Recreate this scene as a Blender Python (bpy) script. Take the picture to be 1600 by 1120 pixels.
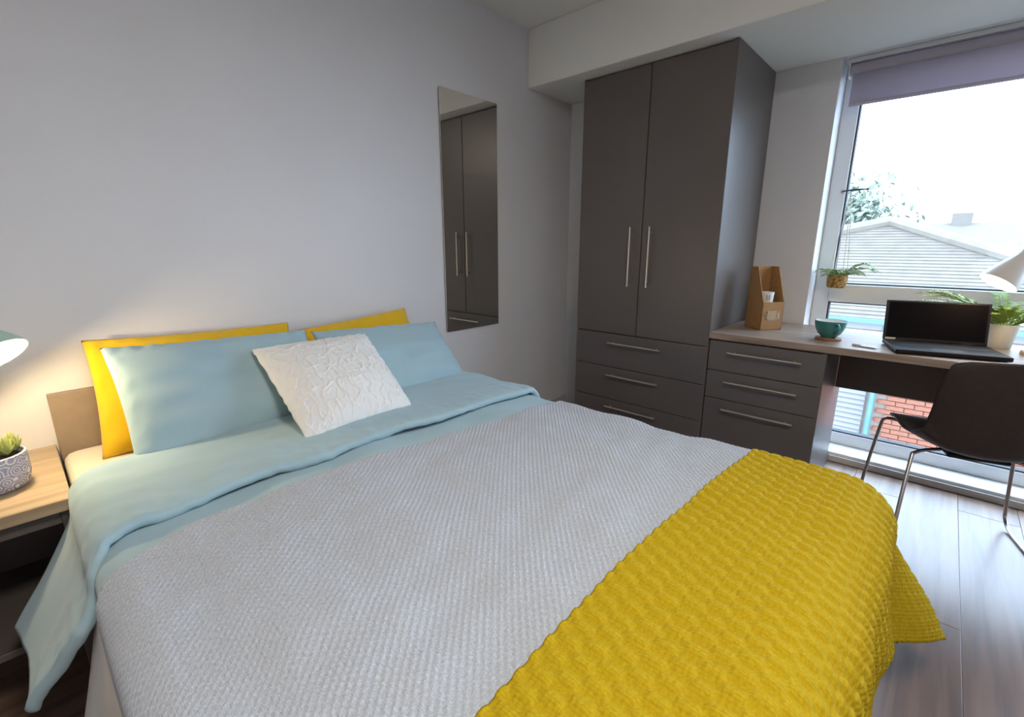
import bpy, bmesh, math, random
import numpy as np
from mathutils import Vector, Matrix

for o in list(bpy.data.objects): bpy.data.objects.remove(o)
S = bpy.context.scene
COL = S.collection
random.seed(4)
PI = math.pi

# ------------------------------------------------------------------ camera
cd = bpy.data.cameras.new('camera'); cam = bpy.data.objects.new('camera', cd); COL.objects.link(cam)
cd.sensor_fit = 'HORIZONTAL'; cd.sensor_width = 36.0; cd.lens = 36.0 * 723.6 / 1600.0
cd.clip_start = 0.02; cd.clip_end = 300
_yaw, _pit, _rol = math.radians(47.33), math.radians(13.785), math.radians(-0.1)
_f = Vector((math.sin(_yaw)*math.cos(_pit), math.cos(_yaw)*math.cos(_pit), -math.sin(_pit)))
_r = Vector((math.cos(_yaw), -math.sin(_yaw), 0)); _u = _r.cross(_f)
_c, _s = math.cos(_rol), math.sin(_rol)
_r2 = _c*_r + _s*_u; _u2 = -_s*_r + _c*_u
cam.matrix_world = Matrix(((_r2.x, _u2.x, -_f.x, 0.0), (_r2.y, _u2.y, -_f.y, -1.95), (_r2.z, _u2.z, -_f.z, 1.17), (0, 0, 0, 1)))
S.camera = cam

# ------------------------------------------------------------------ sky (even overcast) and exposure
W = bpy.data.worlds.new('overcast_sky'); S.world = W; W.use_nodes = True
nt = W.node_tree; nt.nodes.clear()
wo = nt.nodes.new('ShaderNodeOutputWorld'); bg = nt.nodes.new('ShaderNodeBackground')
tc = nt.nodes.new('ShaderNodeTexCoord'); mp = nt.nodes.new('ShaderNodeMapping')
nz = nt.nodes.new('ShaderNodeTexNoise'); cr = nt.nodes.new('ShaderNodeValToRGB')
mp.inputs['Scale'].default_value = (1.2, 1.2, 4.0)
nz.inputs['Scale'].default_value = 2.2; nz.inputs['Detail'].default_value = 6
cr.color_ramp.elements[0].position = 0.33; cr.color_ramp.elements[0].color = (0.60, 0.81, 1.09, 1)
cr.color_ramp.elements[1].position = 0.66; cr.color_ramp.elements[1].color = (0.75, 0.96, 1.24, 1)
nt.links.new(tc.outputs['Generated'], mp.inputs['Vector']); nt.links.new(mp.outputs[0], nz.inputs['Vector'])
nt.links.new(nz.outputs['Fac'], cr.inputs[0]); nt.links.new(cr.outputs[0], bg.inputs['Color'])
bg.inputs['Strength'].default_value = 7.2
nt.links.new(bg.outputs[0], wo.inputs['Surface'])
S.view_settings.view_transform = 'Standard'; S.view_settings.look = 'None'
S.view_settings.gamma = 1.0; S.view_settings.use_curve_mapping = False
S.view_settings.exposure = 0.45

# the room's ceiling light, in the middle of the ceiling above and behind the view: it gives the warm bulkhead
# face and the shadow of the bulkhead on the tops of the wardrobe doors
_ld = bpy.data.lights.new('ceiling_light_offscreen', 'AREA'); _ld.shape = 'DISK'; _ld.size = 0.5; _ld.energy = 25; _ld.color = (1.0, 0.92, 0.80)
_lo = bpy.data.objects.new('ceiling_light_offscreen', _ld); COL.objects.link(_lo); _lo.location = (0.3, -2.3, 2.33)

# ------------------------------------------------------------------ materials
def mat(name, col, rough=0.6, metal=0.0, spec=0.5, noise=0.0, nscale=8.0, bump=0.0, bscale=200.0, coord='Object', **kw):
    m = bpy.data.materials.new(name); m.use_nodes = True
    t = m.node_tree; b = t.nodes['Principled BSDF']
    b.inputs['Base Color'].default_value = (*col, 1); b.inputs['Roughness'].default_value = rough
    b.inputs['Metallic'].default_value = metal; b.inputs['Specular IOR Level'].default_value = spec
    for k, v in kw.items(): b.inputs[k.replace('_', ' ')].default_value = v
    c = t.nodes.new('ShaderNodeTexCoord')
    if noise:
        n = t.nodes.new('ShaderNodeTexNoise'); n.inputs['Scale'].default_value = nscale; n.inputs['Detail'].default_value = 5
        t.links.new(c.outputs[coord], n.inputs['Vector'])
        r = t.nodes.new('ShaderNodeValToRGB')
        r.color_ramp.elements[0].position = 0.3; r.color_ramp.elements[1].position = 0.7
        r.color_ramp.elements[0].color = (*[x*(1-noise) for x in col], 1); r.color_ramp.elements[1].color = (*[min(1, x*(1+noise)) for x in col], 1)
        t.links.new(n.outputs['Fac'], r.inputs[0]); t.links.new(r.outputs[0], b.inputs['Base Color'])
    if bump:
        n = t.nodes.new('ShaderNodeTexNoise'); n.inputs['Scale'].default_value = bscale; n.inputs['Detail'].default_value = 3
        t.links.new(c.outputs[coord], n.inputs['Vector'])
        bp = t.nodes.new('ShaderNodeBump'); bp.inputs['Strength'].default_value = bump; bp.inputs['Distance'].default_value = 0.002
        t.links.new(n.outputs['Fac'], bp.inputs['Height']); t.links.new(bp.outputs[0], b.inputs['Normal'])
    return m

def wood(name, dark, light, axis='X', rough=0.45, scale=1.0, rand=0.0, spec=0.5, contrast=(0.3, 0.72)):
    m = bpy.data.materials.new(name); m.use_nodes = True
    t = m.node_tree; b = t.nodes['Principled BSDF']; b.inputs['Roughness'].default_value = rough
    b.inputs['Specular IOR Level'].default_value = spec
    c = t.nodes.new('ShaderNodeTexCoord'); oi = t.nodes.new('ShaderNodeObjectInfo')
    ad = t.nodes.new('ShaderNodeVectorMath'); ad.operation = 'ADD'
    ml = t.nodes.new('ShaderNodeVectorMath'); ml.operation = 'SCALE'; ml.inputs[0].default_value = (37, 91, 53)
    t.links.new(oi.outputs['Random'], ml.inputs['Scale']); t.links.new(c.outputs['Object'], ad.inputs[0]); t.links.new(ml.outputs[0], ad.inputs[1])
    p = t.nodes.new('ShaderNodeMapping'); sc = [14*scale]*3; sc['XYZ'.index(axis)] = 0.9*scale
    p.inputs['Scale'].default_value = sc; t.links.new(ad.outputs[0], p.inputs['Vector'])
    n = t.nodes.new('ShaderNodeTexNoise'); n.inputs['Scale'].default_value = 2.2; n.inputs['Detail'].default_value = 7; n.inputs['Distortion'].default_value = 0.9
    t.links.new(p.outputs[0], n.inputs['Vector'])
    r = t.nodes.new('ShaderNodeValToRGB'); r.color_ramp.elements[0].position = contrast[0]; r.color_ramp.elements[1].position = contrast[1]
    r.color_ramp.elements[0].color = (*dark, 1); r.color_ramp.elements[1].color = (*light, 1)
    t.links.new(n.outputs['Fac'], r.inputs[0])
    src = r.outputs[0]
    if rand:
        hs = t.nodes.new('ShaderNodeHueSaturation'); mr = t.nodes.new('ShaderNodeMapRange')
        mr.inputs['To Min'].default_value = 1-rand; mr.inputs['To Max'].default_value = 1+rand
        t.links.new(oi.outputs['Random'], mr.inputs['Value']); t.links.new(mr.outputs[0], hs.inputs['Value'])
        t.links.new(src, hs.inputs['Color']); src = hs.outputs[0]
    t.links.new(src, b.inputs['Base Color'])
    bp = t.nodes.new('ShaderNodeBump'); bp.inputs['Strength'].default_value = 0.12; bp.inputs['Distance'].default_value = 0.001
    t.links.new(n.outputs['Fac'], bp.inputs['Height']); t.links.new(bp.outputs[0], b.inputs['Normal'])
    return m

def fabric(name, col, scale=900.0, bump=0.35, rough=0.9, sheen=0.25, var=0.06, ratio=1.0, dist=0.0008, melange=0.0):
    """woven cloth: fine crossed threads in cloth (UV, metres) coordinates"""
    m = bpy.data.materials.new(name); m.use_nodes = True
    t = m.node_tree; b = t.nodes['Principled BSDF']; b.inputs['Roughness'].default_value = rough
    b.inputs['Sheen Weight'].default_value = sheen; b.inputs['Sheen Roughness'].default_value = 0.5; b.inputs['Specular IOR Level'].default_value = 0.2
    uv = t.nodes.new('ShaderNodeTexCoord')
    mm = t.nodes.new('ShaderNodeMapping'); mm.inputs['Scale'].default_value = (scale, scale*ratio, scale); t.links.new(uv.outputs['UV'], mm.inputs['Vector'])
    w1 = t.nodes.new('ShaderNodeTexWave'); w1.bands_direction = 'X'; w1.inputs['Scale'].default_value = 0.314; w1.inputs['Distortion'].default_value = 0.6
    w2 = t.nodes.new('ShaderNodeTexWave'); w2.bands_direction = 'Y'; w2.inputs['Scale'].default_value = 0.314; w2.inputs['Distortion'].default_value = 0.6
    t.links.new(mm.outputs[0], w1.inputs['Vector']); t.links.new(mm.outputs[0], w2.inputs['Vector'])
    mx = t.nodes.new('ShaderNodeMath'); mx.operation = 'ADD'
    t.links.new(w1.outputs['Fac'], mx.inputs[0]); t.links.new(w2.outputs['Fac'], mx.inputs[1])
    bp = t.nodes.new('ShaderNodeBump'); bp.inputs['Strength'].default_value = bump; bp.inputs['Distance'].default_value = dist
    t.links.new(mx.outputs[0], bp.inputs['Height']); t.links.new(bp.outputs[0], b.inputs['Normal'])
    n = t.nodes.new('ShaderNodeTexNoise'); n.inputs['Scale'].default_value = 6 if not melange else 260; n.inputs['Detail'].default_value = 4
    t.links.new(uv.outputs['UV'], n.inputs['Vector'])
    v = max(var, melange)
    r = t.nodes.new('ShaderNodeValToRGB'); r.color_ramp.elements[0].position = 0.3; r.color_ramp.elements[1].position = 0.7
    r.color_ramp.elements[0].color = (*[x*(1-v) for x in col], 1); r.color_ramp.elements[1].color = (*[min(1, x*(1+v)) for x in col], 1)
    t.links.new(n.outputs['Fac'], r.inputs[0]); t.links.new(r.outputs[0], b.inputs['Base Color'])
    return m

def emis(name, col, strength):
    m = bpy.data.materials.new(name); m.use_nodes = True
    b = m.node_tree.nodes['Principled BSDF']; b.inputs['Base Color'].default_value = (*col, 1)
    b.inputs['Emission Color'].default_value = (*col, 1); b.inputs['Emission Strength'].default_value = strength
    return m

M = {}
M['wall'] = mat('wall_paint', (0.72, 0.712, 0.735), 0.85, spec=0.25, noise=0.02, nscale=2, bump=0.05, bscale=180)
M['ceil'] = mat('ceiling_paint', (0.82, 0.81, 0.78), 0.9, spec=0.2, noise=0.02, nscale=2)
M['laminate'] = mat('grey_laminate', (0.122, 0.104, 0.098), 0.36, spec=0.5, noise=0.04, nscale=3, bump=0.03, bscale=600)
M['steel'] = mat('brushed_steel', (0.72, 0.67, 0.60), 0.28, metal=1.0, bump=0.05, bscale=900)
M['white'] = mat('white_frame', (0.80, 0.80, 0.80), 0.4)
M['skirt'] = mat('skirting_paint', (0.58, 0.54, 0.50), 0.5)
M['gasket'] = mat('rubber_gasket', (0.03, 0.035, 0.045), 0.7)
M['teal_paint'] = mat('turquoise_paint', (0.065, 0.14, 0.135), 0.5, noise=0.08)
M['desk'] = wood('grey_oak_desk', (0.20, 0.145, 0.11), (0.40, 0.31, 0.25), 'Y', 0.38, 1.0)
M['oak'] = wood('oak_shelf', (0.33, 0.235, 0.145), (0.56, 0.44, 0.30), 'X', 0.42, 0.9)
M['plank'] = wood('floor_laminate', (0.115, 0.070, 0.050), (0.25, 0.160, 0.118), 'X', 0.30, 0.7, rand=0.12, spec=0.6)
M['floorbase'] = mat('floor_substrate', (0.16, 0.115, 0.085), 0.8)
M['modesty'] = mat('brown_panel', (0.11, 0.075, 0.065), 0.5, noise=0.06, nscale=4)
M['headboard'] = mat('taupe_headboard', (0.30, 0.23, 0.17), 0.6, noise=0.05, nscale=30)
M['mattress'] = fabric('cream_fitted_sheet', (0.78, 0.72, 0.60), 1200, 0.15)
M['sheet'] = fabric('white_flat_sheet', (0.80, 0.77, 0.72), 1200, 0.15)
M['blue'] = fabric('duck_egg_cotton', (0.355, 0.50, 0.565), 1400, 0.15, var=0.03)
M['yellow'] = fabric('yellow_cotton', (0.72, 0.44, 0.012), 1400, 0.15, var=0.04)
M['knit'] = fabric('yellow_knit', (0.465, 0.325, 0.008), 190, 0.40, sheen=0.0, ratio=0.55, dist=0.0018, melange=0.14)
M['waffle'] = fabric('grey_waffle', (0.455, 0.495, 0.575), 330, 0.35, melange=0.16, dist=0.001)
M['cream'] = mat('embroidered_white', (0.80, 0.80, 0.80), 0.95, spec=0.15, bump=0.5, bscale=300, coord='UV')
M['black'] = mat('black_plastic', (0.008, 0.007, 0.009), 0.45, spec=0.3)
M['screen'] = mat('laptop_screen_glass', (0.004, 0.003, 0.005), 0.5, spec=0.05)
M['keys'] = mat('laptop_keys', (0.015, 0.016, 0.018), 0.5)
M['chair'] = mat('brown_shell', (0.040, 0.028, 0.027), 0.5, spec=0.45, noise=0.1, nscale=60, bump=0.08, bscale=400)
M['chrome'] = mat('chair_wire', (0.42, 0.38, 0.36), 0.25, metal=1.0)
M['kraft'] = mat('kraft_board', (0.36, 0.19, 0.075), 0.8, noise=0.12, nscale=60)
M['cup'] = mat('teal_glaze', (0.045, 0.205, 0.195), 0.22, noise=0.05, nscale=20)
M['cupin'] = mat('white_glaze', (0.75, 0.76, 0.75), 0.25)
M['coaster'] = wood('coaster_wood', (0.22, 0.09, 0.05), (0.36, 0.16, 0.09), 'X', 0.5, 2.0)
M['lampwhite'] = mat('lamp_white', (0.74, 0.70, 0.66), 0.35)
M['mint'] = mat('lamp_mint', (0.42, 0.58, 0.50), 0.4)
M['bulb'] = emis('warm_bulb', (1.0, 0.86, 0.52), 4.0)
M['inner'] = mat('shade_lining', (0.84, 0.82, 0.78), 0.5)
M['leaf'] = mat('fern_leaf', (0.24, 0.34, 0.04), 0.55, noise=0.35, nscale=25, Subsurface_Weight=0.0)
M['leaf2'] = mat('pale_fern_leaf', (0.24, 0.34, 0.13), 0.55, noise=0.35, nscale=30)
M['succ'] = mat('succulent_leaf', (0.34, 0.38, 0.11), 0.5, noise=0.4, nscale=18)
M['soil'] = mat('soil', (0.05, 0.03, 0.02), 0.95, noise=0.4, nscale=120)
M['whitepot'] = mat('cream_pot', (0.74, 0.69, 0.60), 0.5)
M['string'] = mat('cotton_string', (0.62, 0.58, 0.52), 0.9)
M['blind'] = mat('lavender_blind', (0.60, 0.545, 0.62), 0.85, noise=0.03, nscale=8, bump=0.08, bscale=700)
_t = M['blind'].node_tree; _b = _t.nodes['Principled BSDF']; _o = _t.nodes['Material Output']
_tl = _t.nodes.new('ShaderNodeBsdfTranslucent'); _tl.inputs['Color'].default_value = (0.60, 0.545, 0.62, 1); _mx = _t.nodes.new('ShaderNodeMixShader'); _mx.inputs[0].default_value = 0.36
_t.links.new(_b.outputs[0], _mx.inputs[1]); _t.links.new(_tl.outputs[0], _mx.inputs[2]); _t.links.new(_mx.outputs[0], _o.inputs['Surface'])
M['alu'] = mat('blind_rail', (0.66, 0.66, 0.70), 0.4, metal=0.3)
M['brick'] = mat('orange_brick', (0.215, 0.076, 0.044), 0.9, noise=0.2, nscale=14)
M['mortar'] = mat('mortar', (0.19, 0.14, 0.115), 0.95, noise=0.1, nscale=12)
M['slate'] = mat('slate_roof', (0.132, 0.108, 0.086), 0.85, noise=0.12, nscale=5)
M['ridge'] = mat('ridge_tile', (0.165, 0.138, 0.11), 0.85, noise=0.1, nscale=6)
M['slat'] = mat('pale_slat', (0.17, 0.16, 0.16), 0.7)
M['ground'] = mat('tarmac', (0.09, 0.086, 0.08), 0.95, noise=0.15, nscale=2)
M['render'] = mat('far_render', (0.16, 0.14, 0.12), 0.9, noise=0.06, nscale=2)
M['bark'] = mat('bark', (0.16, 0.12, 0.09), 0.95, noise=0.3, nscale=14)
M['treeleaf'] = mat('tree_leaf', (0.20, 0.235, 0.18), 0.8, noise=0.25, nscale=4)
# window glass: clear, slightly reflective
g = bpy.data.materials.new('window_glass'); g.use_nodes = True; t = g.node_tree; t.nodes.clear()
o_ = t.nodes.new('ShaderNodeOutputMaterial'); tr = t.nodes.new('ShaderNodeBsdfTransparent'); gl = t.nodes.new('ShaderNodeBsdfGlossy'); mx = t.nodes.new('ShaderNodeMixShader')
tr.inputs['Color'].default_value = (0.96, 0.975, 0.975, 1); gl.inputs['Roughness'].default_value = 0.0; mx.inputs[0].default_value = 0.05
t.links.new(tr.outputs[0], mx.inputs[1]); t.links.new(gl.outputs[0], mx.inputs[2]); t.links.new(mx.outputs[0], o_.inputs['Surface'])
M['glass'] = g
M['mirror'] = mat('mirror_silver', (0.80, 0.79, 0.74), 0.0, metal=1.0)
# basket weave of the hanging pot
m = mat('woven_basket', (0.52, 0.32, 0.10), 0.8); t = m.node_tree; b = t.nodes['Principled BSDF']
c = t.nodes.new('ShaderNodeTexCoord'); ck = t.nodes.new('ShaderNodeTexVoronoi'); ck.inputs['Scale'].default_value = 95
rp = t.nodes.new('ShaderNodeValToRGB'); rp.color_ramp.elements[0].color = (0.68, 0.46, 0.17, 1); rp.color_ramp.elements[1].color = (0.18, 0.08, 0.01, 1); rp.color_ramp.elements[1].position = 0.75
t.links.new(c.outputs['Object'], ck.inputs['Vector']); t.links.new(ck.outputs['Distance'], rp.inputs[0]); t.links.new(rp.outputs[0], b.inputs['Base Color'])
M['basket'] = m
# grey pot with white line pattern
m = mat('patterned_pot', (0.42, 0.42, 0.50), 0.7); t = m.node_tree; b = t.nodes['Principled BSDF']
c = t.nodes.new('ShaderNodeTexCoord'); vo = t.nodes.new('ShaderNodeTexVoronoi'); vo.inputs['Scale'].default_value = 42
wv = t.nodes.new('ShaderNodeMath'); wv.operation = 'SINE'; mu = t.nodes.new('ShaderNodeMath'); mu.operation = 'MULTIPLY'; mu.inputs[1].default_value = 26
rp = t.nodes.new('ShaderNodeValToRGB'); rp.color_ramp.elements[0].color = (0.30, 0.31, 0.42, 1); rp.color_ramp.elements[1].color = (0.70, 0.69, 0.70, 1)
rp.color_ramp.elements[0].position = 0.35; rp.color_ramp.elements[1].position = 0.6
t.links.new(c.outputs['Object'], vo.inputs['Vector']); t.links.new(vo.outputs['Distance'], mu.inputs[0]); t.links.new(mu.outputs[0], wv.inputs[0])
t.links.new(wv.outputs[0], rp.inputs[0]); t.links.new(rp.outputs[0], b.inputs['Base Color'])
bp = t.nodes.new('ShaderNodeBump'); bp.inputs['Strength'].default_value = 0.4; bp.inputs['Distance'].default_value = 0.002
t.links.new(wv.outputs[0], bp.inputs['Height']); t.links.new(bp.outputs[0], b.inputs['Normal'])
M['potpattern'] = m

# ------------------------------------------------------------------ helpers
def tag(o, label=None, cat=None, group=None, kind=None):
    if label: o['label'] = label
    if cat: o['category'] = cat
    if group: o['group'] = group
    if kind: o['kind'] = kind
    return o

def thing(name, label, cat, loc=(0, 0, 0), rz=0.0, group=None):
    e = bpy.data.objects.new(name, None); COL.objects.link(e); e.empty_display_size = 0.05
    e.location = loc; e.rotation_euler = (0, 0, rz)
    return tag(e, label, cat, group)

def root_loc(p):
    l = Vector((0, 0, 0))
    while p is not None: l += p.location; p = p.parent
    return l

def link(name, me, m, parent=None, smooth=False, world=True):
    """world=True: the mesh is written in world coordinates, shift it to its parent's frame"""
    if smooth:
        me.polygons.foreach_set('use_smooth', [True]*len(me.polygons))
    if parent is not None and world:
        me.transform(Matrix.Translation(-root_loc(parent)))
    o = bpy.data.objects.new(name, me); COL.objects.link(o)
    if m is not None: me.materials.append(M[m] if isinstance(m, str) else m)
    if parent is not None: o.parent = parent
    return o

def obj(name, bm, m, parent=None, smooth=False, world=True):
    me = bpy.data.meshes.new(name); bmesh.ops.recalc_face_normals(bm, faces=bm.faces); bm.to_mesh(me); bm.free()
    if smooth:
        for e in me.edges: pass
    o = link(name, me, m, parent, smooth, world)
    if smooth:
        me.set_sharp_from_angle(angle=math.radians(40))
    return o

def add_box(bm, lo, hi, bev=0.0, seg=1):
    lo, hi = [min(a, b) for a, b in zip(lo, hi)], [max(a, b) for a, b in zip(lo, hi)]
    mtx = Matrix.Translation([(a+b)/2 for a, b in zip(lo, hi)]) @ Matrix.Diagonal([b-a for a, b in zip(lo, hi)] + [1])
    r = bmesh.ops.create_cube(bm, size=1.0, matrix=mtx)
    if bev > 0:
        es = list({e for v in r['verts'] for e in v.link_edges})
        bmesh.ops.bevel(bm, geom=es, offset=bev, segments=seg, affect='EDGES', profile=0.7)
    return bm

def box(name, lo, hi, m, parent=None, bev=0.0, world=True, seg=1):
    return obj(name, add_box(bmesh.new(), lo, hi, bev, seg), m, parent, False, world)

def smooth_path(pts, n=6):
    pts = [Vector(p) for p in pts]; out = []
    for i in range(len(pts)-1):
        p0, p1, p2, p3 = pts[max(i-1, 0)], pts[i], pts[i+1], pts[min(i+2, len(pts)-1)]
        for k in range(n):
            t = k/n
            out.append(0.5*((2*p1) + (p2-p0)*t + (2*p0-5*p1+4*p2-p3)*t*t + (3*p1-p0-3*p2+p3)*t**3))
    out.append(pts[-1]); return out

def add_tube(bm, pts, r, seg=8, caps=True):
    pts = [Vector(p) for p in pts]; rings = []; up = None
    rr = r if hasattr(r, '__len__') else [r]*len(pts)
    for i, p in enumerate(pts):
        d = (pts[min(i+1, len(pts)-1)] - pts[max(i-1, 0)]).normalized()
        if up is None: up = d.orthogonal().normalized()
        up = (up - d*up.dot(d)).normalized(); s = d.cross(up)
        rings.append([bm.verts.new(p + rr[i]*(math.cos(a)*up + math.sin(a)*s)) for a in (2*PI*k/seg for k in range(seg))])
    for a, b in zip(rings, rings[1:]):
        for k in range(seg): bm.faces.new((a[k], a[(k+1) % seg], b[(k+1) % seg], b[k]))
    if caps: bm.faces.new(rings[0][::-1]); bm.faces.new(rings[-1])
    return bm

def add_lathe(bm, prof, seg=32, mtx=Matrix.Identity(4)):
    rings = []
    for r, z in prof:
        if r < 1e-5: rings.append([bm.verts.new(mtx @ Vector((0, 0, z)))])
        else: rings.append([bm.verts.new(mtx @ Vector((r*math.cos(2*PI*k/seg), r*math.sin(2*PI*k/seg), z))) for k in range(seg)])
    for a, b in zip(rings, rings[1:]):
        if len(a) == 1 and len(b) == 1: continue
        for k in range(seg):
            k2 = (k+1) % seg
            if len(a) == 1: bm.faces.new((a[0], b[k], b[k2]))
            elif len(b) == 1: bm.faces.new((a[k], a[k2], b[0]))
            else: bm.faces.new((a[k], a[k2], b[k2], b[k]))
    return bm

def aim(loc, d):
    q = Vector(d).to_track_quat('Z', 'Y'); return Matrix.Translation(loc) @ q.to_matrix().to_4x4()

def grid(name, P, m, parent=None, uv=None, solid=0.0, off=-1.0, flip=True):
    """P[nu,nv,3] -> smooth mesh with cloth coordinates in metres as UV"""
    nu, nv = P.shape[:2]; idx = np.arange(nu*nv).reshape(nu, nv)
    q = np.stack([idx[:-1, :-1], idx[1:, :-1], idx[1:, 1:], idx[:-1, 1:]], -1).reshape(-1, 4)
    if flip: q = q[:, ::-1].copy()
    me = bpy.data.meshes.new(name)
    me.vertices.add(nu*nv); me.vertices.foreach_set('co', P.reshape(-1).astype(np.float32))
    me.loops.add(q.size); me.loops.foreach_set('vertex_index', q.reshape(-1).astype(np.int32))
    me.polygons.add(len(q)); me.polygons.foreach_set('loop_start', (np.arange(len(q))*4).astype(np.int32))
    me.update(calc_edges=True)
    if uv is not None:
        l = me.uv_layers.new(name='cloth'); l.data.foreach_set('uv', uv.reshape(-1, 2)[q.reshape(-1)].reshape(-1).astype(np.float32))
    me.validate()
    o = link(name, me, m, parent, True)
    if solid:
        md = o.modifiers.new('thickness', 'SOLIDIFY'); md.thickness = solid; md.offset = off
    return o

_rng = np.random.default_rng(11)
def wob(seed, x, y, freq, n=10):
    """smooth pseudo-random field in about [-1,1]"""
    r = np.random.default_rng(seed); s = np.zeros_like(x)
    for _ in range(n):
        a = r.uniform(0, 2*PI); f = freq*r.uniform(0.5, 1.5)
        s = s + np.sin(2*PI*f*(x*np.cos(a) + y*np.sin(a)) + r.uniform(0, 2*PI))
    return s/np.sqrt(n)

# ================================================================== THE ROOM
XW = 2.95; ZC = 2.35; ZB = 2.05; XL = -1.7; YF = -4.3
OPY0, OPY1 = -1.42, -3.75            # window opening
def struct(name, lo, hi, m, bev=0): return tag(box(name, lo, hi, m, None, bev), kind='structure')
floor = struct('floor', (XL, YF, -0.06), (XW+0.25, 0, -0.010), 'floorbase')
# laminate planks, joint at y = -2.165
PW, PL = 0.196, 1.285
row = 0; y1 = -2.165 + 12*PW
while y1 > YF:
    y0 = y1 - PW; off = [0.545, 0.96, 0.59, 0.25, 0.75][row % 5]
    xx = XL - PL + off
    while xx < XW:
        a, b_ = max(xx, XL), min(xx+PL, XW-0.002); yy0, yy1 = max(y0, YF), min(y1, 0)
        if b_-a > 0.02 and yy1-yy0 > 0.01:
            bm = bmesh.new(); g_ = 0.0004
            A = [(a+g_, yy0+g_), (b_-g_, yy0+g_), (b_-g_, yy1-g_), (a+g_, yy1-g_)]
            c_ = 0.0012
            B = [(a+g_+c_, yy0+g_+c_), (b_-g_-c_, yy0+g_+c_), (b_-g_-c_, yy1-g_-c_), (a+g_+c_, yy1-g_-c_)]
            v0 = [bm.verts.new((p[0], p[1], -0.010)) for p in A]; v1 = [bm.verts.new((p[0], p[1], -0.0008)) for p in A]; v2 = [bm.verts.new((p[0], p[1], 0.0)) for p in B]
            for k in range(4):
                bm.faces.new((v0[k], v0[(k+1) % 4], v1[(k+1) % 4], v1[k])); bm.faces.new((v1[k], v1[(k+1) % 4], v2[(k+1) % 4], v2[k]))
            bm.faces.new(v2)
            obj('plank', bm, 'plank', floor)
        xx += PL
    y1 = y0; row += 1

struct('wall_back', (XL, 0, -0.06), (XW+0.25, 0.12, ZC), 'wall')
struct('wall_left', (XL-0.12, YF, -0.06), (XL, 0, ZC), 'wall')
struct('wall_front', (XL, YF-0.12, -0.06), (XW+0.25, YF, ZC), 'wall')
bm = bmesh.new()
add_box(bm, (XW, OPY0, -0.06), (XW+0.25, 0, ZC)); add_box(bm, (XW, YF, -0.06), (XW+0.25, OPY1, ZC))
add_box(bm, (XW, OPY1, ZB), (XW+0.25, OPY0, ZC))
tag(obj('wall_right', bm, 'wall'), kind='structure')
struct('wall_riser', (2.69, -0.315, 0), (XW, 0, ZB), 'wall')
struct('ceiling', (XL, YF, ZC), (XW+0.25, 0.12, ZC+0.1), 'ceil')
struct('trim_1', (2.256, YF, ZB), (XW, 0, ZC), 'ceil', 0.004)      # lowered bulkhead over wardrobe and desk
struct('baseboard_back', (1.45, -0.014, 0), (2.69, 0, 0.09), 'skirt', 0.003)
struct('baseboard_left', (XL, YF, 0), (XL+0.014, 0, 0.09), 'skirt', 0.003)

# window: frame, transom, panes, sill
win = bpy.data.objects.new('window_1', None); COL.objects.link(win); win.location = (3.12, (OPY0+OPY1)/2, 0.0); tag(win, kind='structure')
FX0, FX1 = 3.10, 3.17
YS = OPY0
box('frame_stile', (FX0, YS-0.075, 0.05), (FX1, YS, ZB), 'white', win, 0.004)
box('frame_stile', (FX0, OPY1, 0.05), (FX1, OPY1+0.075, ZB), 'white', win, 0.004)
box('frame_head', (FX0, OPY1+0.075, ZB-0.07), (FX1, YS-0.075, ZB), 'white', win, 0.004)
box('transom', (FX0-0.01, OPY1+0.075, 0.862), (FX1, YS-0.075, 0.958), 'white', win, 0.004)
box('bottom_rail', (FX0, OPY1+0.075, 0.05), (FX1, YS-0.075, 0.118), 'white', win, 0.004)
for (z0, z1) in ((0.118, 0.862), (0.958, ZB-0.07)):
    bm = bmesh.new(); ya, yb = OPY1+0.075, YS-0.075; gx0, gx1 = 3.106, 3.15; w_ = 0.007
    add_box(bm, (gx0, ya, z0), (gx1, ya+w_, z1)); add_box(bm, (gx0, yb-w_, z0), (gx1, yb, z1))
    add_box(bm, (gx0, ya, z0), (gx1, yb, z0+w_)); add_box(bm, (gx0, ya, z1-w_), (gx1, yb, z1))
    obj('gasket', bm, 'gasket', win)
    box('pane', (3.128, ya+0.002, z0+0.002), (3.134, yb-0.002, z1-0.002), 'glass', win)
bm = bmesh.new(); add_box(bm, (XW+0.002, OPY1, -0.008), (3.20, YS, 0.05), 0.003); obj('sill', bm, 'white', win)
box('sill_nosing', (XW-0.012, OPY1, 0.0), (XW+0.002, YS-0.215, 0.034), 'skirt', win, 0.002)

# ================================================================== BLIND
bl = thing('roller_blind', 'lavender grey roller blind pulled part way down at top of the window', 'blind', (3.02, -2.6, ZB))
BY0, BY1 = -1.452, OPY1+0.04
box('head_rail', (2.985, BY1, 2.028), (3.045, BY0+0.012, ZB), 'alu', bl, 0.004)
obj('roller_tube', add_tube(bmesh.new(), [(3.012, BY0, 2.0), (3.012, BY1, 2.0)], 0.026, 20), 'blind', bl, True)
bx_ = 2.997
P = np.zeros((3, 40, 3)); zz = np.linspace(2.0, 1.838, 40); P[..., 1] = np.array([BY0-0.012, (BY0+BY1)/2, BY1])[:, None]; P[..., 2] = zz; P[..., 0] = bx_
grid('fabric', P, 'blind', bl, solid=0.0015)
box('bottom_bar', (bx_-0.006, BY1, 1.832), (bx_+0.006, BY0-0.012, 1.848), 'blind', bl, 0.003)
for y_ in (BY0+0.006, BY1):
    box('bracket', (2.985, y_-0.004, 1.965), (3.042, y_+0.002, 2.03), 'white', bl, 0.002)

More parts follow.
